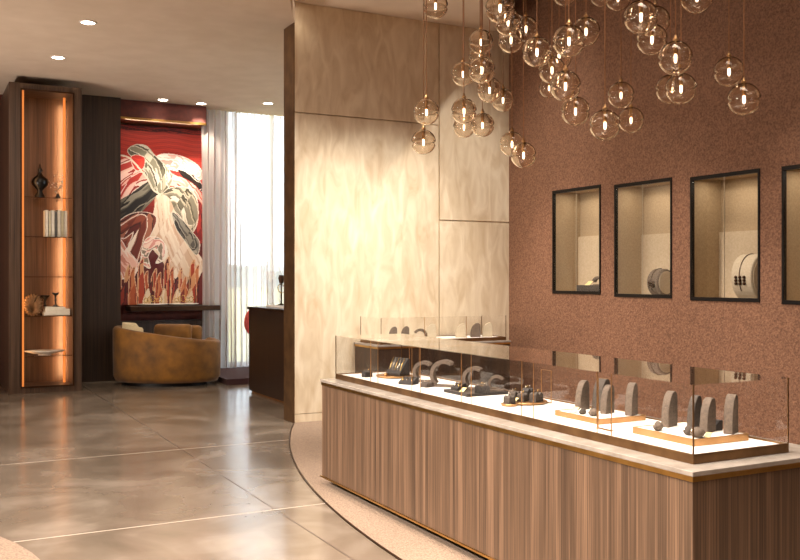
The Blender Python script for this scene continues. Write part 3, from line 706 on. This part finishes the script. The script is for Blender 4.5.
def pebble(x, y, z, r, lab, m=TAUPE, sz=.9, group='rounded ring holders in the long vitrine'):
    t = thing('ring_pebble', lab, 'ring holder', (x, y, z), 0, group)
    MB().ball((0, 0, r * sz * .93), r, r * .85, r * sz, 20).build('pebble_body', m, t, smooth=True)
    MB().tube([(r * .97 * cos(a * pi / 10), .0 + r * .2, r * sz * .93 + r * .97 * sz * sin(a * pi / 10)) for a in range(0, 11)], .003, 6).build('ring', SILVER, t, smooth=True)
def tagcard(x, y, z, rz, lab, s=.05, group='small cream price cards'):
    M_ = Matrix.Rotation(radians(-32), 4, 'Y'); t = MB().box(-s / 2, s / 2, -s * .38, s * .38, 0, .003, M_).build('card', TAG, loc=(x, y, z + s * .28)); t.rotation_euler.z = rz
    tag(t, lab, 'card', group)

# group nearest the viewer : big copper tray
tz = tray('largest copper edged cream tray, nearest the viewer on the deck', 3.15, 3.50, 3.09, 3.50, .034, COPPER, CREAM)
fin('necklace_bust', 'taupe rounded bust at the far end of the nearest copper tray', 3.29, 3.40, tz, .175, .105, .040, radians(20), TAUPE)
fin('necklace_bust', 'dark rounded bust second from the far end of the nearest copper tray', 3.37, 3.31, tz, .160, .095, .038, radians(20), DTAUPE)
fin('necklace_bust', 'taupe rounded bust in the middle of the nearest copper tray', 3.33, 3.185, tz, .165, .10, .040, radians(20), TAUPE)
fin('necklace_bust', 'single upright taupe bust at the corner of the nearest copper tray', 3.415, 3.11, tz, .185, .085, .045, radians(24), TAUPE)
pebble(3.185, 3.36, tz, .026, 'brown egg shaped ring holder alone at the tray front edge')
pebble(3.225, 3.20, tz, .028, 'rounded ring holder touching the faceted one on the nearest tray', DTAUPE, .8)
pebble(3.215, 3.135, tz, .036, 'largest pale rounded ring holder at the near corner of the tray', TAUPE, .7)
tagcard(3.262, 3.115, tz, .4, 'cream card leaning beside the largest rounded ring holder', .035)
slant_pad(3.44, 3.25, tz, .06, .06, .05, BLACKS, 'black sloping pad between two busts on the nearest tray', 0, 2)
# second tray
tz = tray('second copper edged cream tray from the viewer', 3.175, 3.50, 3.785, 4.16, .030, COPPER, CREAM)
fin('necklace_bust', 'taupe bust at the far end of the second copper tray', 3.30, 4.09, tz, .165, .10, .038, radians(20), TAUPE)
fin('necklace_bust', 'dark bust draped with silver behind the others on the second tray', 3.39, 4.02, tz, .175, .10, .06, radians(20), DTAUPE)
fin('necklace_bust', 'taupe bust in the middle of the second copper tray', 3.335, 3.915, tz, .155, .095, .038, radians(20), TAUPE)
fin('necklace_bust', 'taupe bust at the near end of the second copper tray', 3.415, 3.80, tz, .175, .08, .042, radians(24), TAUPE)
pebble(3.235, 3.90, tz, .030, 'pale rounded ring holder on the second copper tray', TAUPE, .75)
pebble(3.222, 3.975, tz, .022, 'small dark ring holder beside the card on the second tray', DTAUPE, .75)
tagcard(3.225, 4.05, tz, .3, 'cream card lying on the second copper tray', .05)
rod_frame(3.10, 3.60, .26, .10, 'slim copper frame standing between the two nearest trays')
# round copper plate group
z = disc_tray('wide round copper plate holding ring blocks', 3.33, 4.66, .135)
ring_block(3.37, 4.60, z, .075, .05, .06, DTAUPE, 'nearest dark ring block on the wide copper plate', .3, 2)
ring_block(3.31, 4.66, z, .06, .045, .05, DTAUPE, 'middle dark ring block on the wide copper plate', .5, 2)
ring_block(3.38, 4.70, z, .065, .05, .075, BLACKS, 'tallest black ring block at the back of the copper plate', .3, 3)
ring_block(3.31, 4.745, z, .055, .05, .055, DTAUPE, 'furthest dark ring block on the wide copper plate', .3, 2)
tagcard(3.255, 4.66, z, .2, 'cream card on the wide round copper plate', .04)
rod_frame(3.46, 4.57, .20, .10, 'copper frame with pale top bar behind the copper plate')
z = disc_tray('small round copper plate beside the wide one', 3.172, 4.60, .052)
ring_block(3.172, 4.60, z, .055, .05, .052, DTAUPE, 'lone dark ring block on the small copper plate', .2, 1)
# dark stepped tray group
tz = tray('dark stepped tray carrying arches at the middle of the vitrine', 3.16, 3.48, 5.06, 5.36, .020, BLACKS, DTAUPE)
arch(3.33, 5.25, tz, .085, .055, radians(-50), TAUPE, 'tall curled taupe bracelet arch on the dark stepped tray', 55, 225, .024)
arch(3.42, 5.11, tz, .060, .045, radians(-40), TAUPE, 'smaller taupe bracelet arch on the dark stepped tray', 40, 215, .018)
ring_block(3.30, 5.10, tz, .10, .05, .05, BLACKS, 'dark ring block at the near end of the stepped tray', radians(-30), 3)
slant_pad(3.24, 5.30, tz, .08, .07, .045, BLACKS, 'dark sloping pad at the far end of the stepped tray', .2, 2)
tagcard(3.215, 5.20, tz, .3, 'pale card on the dark stepped tray', .045)
# arches further away
arch(3.30, 5.60, DZ, .105, .06, radians(-50), TAUPE, 'large taupe bracelet arch, next beyond the stepped tray', 55, 225, .026)
arch(3.32, 5.93, DZ, .085, .055, radians(-50), TAUPE, 'taupe bracelet arch standing behind the rolled pad', 50, 225, .024)
slant_pad(3.17, 5.88, DZ, .09, .12, .05, BLACKS, 'dark rolled bracelet pad beneath the furthest arch', .5, 3)
ring_block(3.20, 5.66, DZ, .08, .06, .035, DTAUPE, 'low dark ring block in front of the large arch', .4, 2)
z = disc_tray('furthest round copper plate near the case end', 3.30, 6.36, .14)
slant_pad(3.34, 6.37, z + .003, .10, .18, .13, BLACKS, 'black sloping pad with rows of bracelets on the furthest plate', .15, 5)
rod_frame(3.47, 6.26, .24, .16, 'furthest copper frame behind the black bracelet pad')
pebble(3.22, 6.34, z, .018, 'small gold ringed holder on the furthest copper plate', COPPER, .8)
ring_block(3.115, 6.46, DZ, .07, .05, .045, BLACKS, 'lone dark ring block at the far end of the vitrine', .2, 2)

# ------------------------------------------------------------ counter against the beige wall
display_counter('display_counter', 'second dark display counter against the beige stone wall', 4.55, 6.34, 9.16, 9.79, .90, wood_=DARKWOOD)
vitrine('second glass vitrine of busts before the beige wall', 4.62, 6.31, 9.22, 9.76, .90, 1.20, 3, 'x')
z2 = .9345
G2 = 'busts in the vitrine by the beige wall'
for x, y, h, wd, m, lab in [(4.86, 9.5, .15, .1, TAUPE, 'brown bust at the far end of the second vitrine'), (5.03, 9.52, .15, .10, TAUPE, 'bust standing beside the white crescent'), (5.36, 9.52, .17, .13, IVORY, 'cream bust beyond the white crescent'), (5.74, 9.45, .17, .12, IVORY, 'pale bust further along the second vitrine'), (5.95, 9.45, .17, .12, TAUPE, 'brown bust next to the brown wall in the second vitrine'), (6.12, 9.45, .17, .12, IVORY, 'last pale bust before the brown wall')]:
    fin('necklace_bust', lab, x, y, z2, h, wd, .05, radians(-25), m, group=G2)
arch(5.20, 9.36, z2, .085, .06, radians(-35), SILVER, 'silver white crescent stand in the second vitrine', -20, 150, .03, G2)

# ------------------------------------------------------------ wall niches
NL = ['wall niche nearest the beige stone wall with dark trays inside', 'second wall niche from the beige wall, holding a rounded silver bust', 'third wall niche with the large cream necklace bust', 'wall niche nearest the viewer, cut by the picture edge']
for i, (a, b_, c, d) in enumerate(NI):
    t = thing('display_niche', NL[i], 'niche', (6.75, (a + b_) / 2, c), 0, 'recessed niches in the brown wall'); L, Hh, D = (b_ - a) / 2, d - c, .40; e = .012
    q = MB(); q.box(0, D + e, -L, -L + e, 0, Hh); q.box(0, D + e, L - e, L, 0, Hh); q.box(0, D + e, -L + e, L - e, 0, e); q.box(0, D + e, -L + e, L - e, Hh - e, Hh); q.box(D, D + e, -L + e, L - e, e, Hh - e); q.build('lining', NICHE, t)
    MB().box(D - .03, D - .001, -L + e, L - e, e, Hh * .56).build('falloff_board', NICHEL, t)  # added paler board, puts the niche's light falloff into colour
    f = .035; q = MB(); q.box(-.012, .03, -L, -L + f * .55, 0, Hh); q.box(-.012, .03, L - f * .55, L, 0, Hh); q.box(-.012, .03, -L + f * .55, L - f * .55, 0, f); q.box(-.012, .03, -L + f * .55, L - f * .55, Hh - f, Hh); q.build('frame', BLACKFR, t)
    MB().box(0.0, .006, -L + .02, -.002, f, Hh - f).build('glass_pane', GLASS, t); MB().box(0.0, .006, .002, L - .02, f, Hh - f).build('glass_pane', GLASS, t)
    MB().box(-.001, .007, -.002, .002, f, Hh - f).build('pane_joint', IVORY, t)
    area((6.75 + .16, (a + b_) / 2, d - .03), (.12, .6), 2.6, (1, .86, .68))
def nz_(i): return NI[i][2] + .0125
# niche 1: stacked pads
tz = tray('dark pad at the bottom of the niche nearest the beige wall', 6.80, 7.08, 8.08, 8.50, .09, BLACKS, BLACKS, 'items in the first wall niche', nz_(0))
arch(6.97, 8.33, tz, .07, .08, radians(-60), TAUPE, 'curled taupe arch in the niche nearest the beige wall', -20, 180, .03, 'items in the first wall niche')
arch(6.95, 8.20, tz, .055, .06, radians(-60), SILVER, 'smaller silver arch in the niche nearest the beige wall', -20, 180, .02, 'items in the first wall niche')
tagcard(6.87, 8.36, tz, .2, 'cream card in the niche nearest the beige wall', .09)
# niche 2: rounded bust
def round_bust(x, y, z, rx, rz, th, m, fm, lab, rot=0):
    t = thing('round_bust', lab, 'jewellery bust', (x, y, z), rot, 'large busts in the wall niches'); N = 28
    MB().prism([(rx * cos(2 * pi * k / N), 0, rz + rz * sin(2 * pi * k / N)) for k in range(N)], (0, th, 0)).build('bust_body', m, t, .018)
    MB().prism([(rx * .82 * cos(2 * pi * k / N), -.006, rz + rz * .82 * sin(2 * pi * k / N)) for k in range(N)], (0, .006, 0)).build('front_disc', fm, t)
    MB().tube([((rx + .004) * cos(q), th * .55, rz + (rz + .004) * sin(q)) for q in [pi * (.45 + .75 * k / 16) for k in range(17)]], .004, 6).build('necklace_chain', DARKBRONZE, t, smooth=True)
    q = MB()
    for k in range(9): q.ball(((rx + .008) * cos(pi * (1.02 + .022 * (k % 3))), th * (.3 + .2 * (k // 3)), rz + rz * sin(pi * (1.0 + .045 * (k % 3)))), .016, seg=8)
    q.build('pendant', DARKBRONZE, t, smooth=True)
    MB().box(-rx * .45, rx * .45, th * .15, th * .85, 0, .03).build('foot', m, t)
round_bust(6.96, 7.22, nz_(1), .13, .145, .16, TAUPE, IVORY, 'rounded taupe bust with a pale disc front in the second niche')
round_bust(6.93, 5.95, nz_(2), .165, .215, .24, IVORY, NICHEL, 'large cream drum shaped bust with dark pendant in the third niche')
round_bust(6.93, 4.86, nz_(3), .15, .18, .2, IVORY, NICHEL, 'cream drum shaped bust in the niche nearest the viewer')

# ------------------------------------------------------------ pendants
RG = .1
def globe_mesh():
    b = MB(); n = 48; out = []
    def rad(a): return RG * (1 - .15 * math.exp(-((a - 1.66) / .11) ** 2))
    for i in range(n + 1):
        a = .16 + (pi - .16) * i / n; r = rad(a); out.append((r * sin(a) if i < n else 0, r * cos(a)))
    inn = [(max(0, rr * .93), zz * .93) for rr, zz in out]; inn[-1] = (0, inn[-1][1])
    prof = [inn[k] for k in range(n, -1, -1)] + out
    b.lathe(prof, 32); return b
PD = [  # u, v, radius in px, label
 (435.5, 6, 12.7, 'glass globe hanging highest over the beige wall, alone near the ceiling line'),
 (426.5, 112, 13, 'upper globe of the pair hanging in front of the beige wall joint'),
 (423.5, 142, 12.5, 'lowest globe in front of the beige wall, under its twin'),
 (463, 74, 12, 'globe on the dark cord midway up the beige wall panel'),
 (481, 42, 12.4, 'topmost globe of the column crowding the beige wall panel'),
 (480, 57, 11.5, 'globe just under the topmost one in the beige wall column'),
 (482, 70, 13.5, 'large globe at the base of the column before the beige wall'),
 (489.5, 90, 12.5, 'globe hanging below the beige wall column, slightly towards the corner'),
 (503, 100, 11.5, 'small globe hanging close to the wall corner'),
 (464, 111, 13, 'upper of the three clustered low globes before the beige wall'),
 (464, 127, 11, 'small globe hidden below another in the low beige wall cluster'),
 (482.5, 125, 12, 'globe beside the low cluster before the beige wall'),
 (500, 8, 15, 'large globe at the frame top where beige wall meets brown wall'),
 (508, 22, 13.5, 'globe directly under the large one at the wall corner'),
 (511, 40, 13, 'third globe down at the wall corner, dim against the plaster'),
 (512, 144, 12.5, 'lowest globe straddling the wall corner'),
 (523.5, 155, 13, 'lowest globe of all, just right of the wall corner'),
 (526, 29, 13.2, 'clear globe just inside the brown wall near the corner column'),
 (537, 52, 15, 'globe starting the diagonal chain down the brown wall'),
 (552, 70, 13.5, 'second globe of the descending chain on the brown wall'),
 (549, 88, 10, 'smallest globe tucked behind the chain on the brown wall'),
 (565.5, 86, 15.5, 'large globe in the descending chain, third down'),
 (575.5, 111, 14.5, 'globe ending the descending chain on the brown wall'),
 (569, 41, 16.2, 'big globe at the crossing of the two upper chains'),
 (559, 57, 13, 'globe tucked under the big crossing globe'),
 (586, 31.5, 14.4, 'globe right of the big crossing globe'),
 (565, -7, 13, 'globe cut by the frame top above the crossing chains'),
 (618, -2, 13, 'globe cut by the frame top above the tall pair'),
 (602, -5, 12, 'smaller globe cut by the frame top beside the tall pair'),
 (621, 95, 13.2, 'upper globe of the trio low before the brown wall'),
 (605, 125, 15.5, 'lowest globe of the trio before the brown wall'),
 (631, 120, 13, 'globe of the low trio beside the niche top'),
 (641, 17, 17, 'large globe topping the steep chain'),
 (655, 21, 15, 'globe half behind the one topping the steep chain'),
 (652, 39.5, 15, 'second level globe in the steep chain'),
 (675.5, 58, 17, 'large globe in the steep chain above the overlapping pair'),
 (670.5, 89, 14.6, 'overlapping globe under the steep chain, front one'),
 (681, 88.5, 15.5, 'overlapping globe under the steep chain, back one'),
 (697, -3, 16.2, 'globe cut by the frame top, alone over the brown wall'),
 (729, 71.5, 15, 'upper globe of the isolated pair over the third niche'),
 (744, 99, 16.2, 'lower globe of the isolated pair over the third niche'),
]
sa, ca = sin(YAW), cos(YAW); placed = []
def p3(u, v, d):
    k = (u - 400) / F_PX; return Vector((d * (sa + ca * k), d * (ca - sa * k), H + (HZ - v) * d / F_PX))
proto = None
for u, v, r, lab in PD:
    d0 = RG * F_PX / r; best = None
    for st in range(60):
        d = d0 + (.05 * ((st + 1) // 2)) * (1 if st % 2 else -1); p = p3(u, v, d); ok = True
        for q in placed:
            hx = math.hypot(p.x - q.x, p.y - q.y)
            if (p - q).length < .212 or hx < .112: ok = False; break
        if ok: best = p; break
    p = best or p3(u, v, d0); placed.append(p)
    if proto is None:
        t = thing('globe_pendant', lab, 'pendant lamp', p, 0, 'cluster of clear glass globe pendants')
        globe_mesh().build('glass_globe', BLOWN, t, smooth=True)
        MB().lathe([(0, .098), (.012, .098), (.016, .094), (.016, .112), (.010, .118), (.006, .135), (0, .135)], 16).build('cap', COPPER, t, smooth=True)
        s_ = MB().lathe([(0, .088), (.013, .088), (.013, .035), (.009, .028), (0, .028)], 16).build('socket', COPPER, t, smooth=True)
        MB().lathe([(0, .028), (.007, .026), (.009, .01), (.009, -.018), (.005, -.029), (0, -.031)], 14).build('bulb', FILAMENT, t, smooth=True)
        proto = t; kids = list(t.children)
    else:
        t = proto.copy(); COL.objects.link(t); t.location = p; t['label'] = lab
        for k_ in kids:
            c_ = k_.copy(); COL.objects.link(c_); c_.parent = t
    zc = (ZT if p.x > RX * p.y else ZR) - p.z
    b = MB(); b.tube([(0, 0, .135), (0, 0, zc)], .0034, 6); b.build('cord', CORD, t)
    MB().lathe([(0, 0), (.03, 0), (.03, -.012), (0, -.02)], 16, (0, 0, zc)).build('ceiling_rose', COPPER, t)
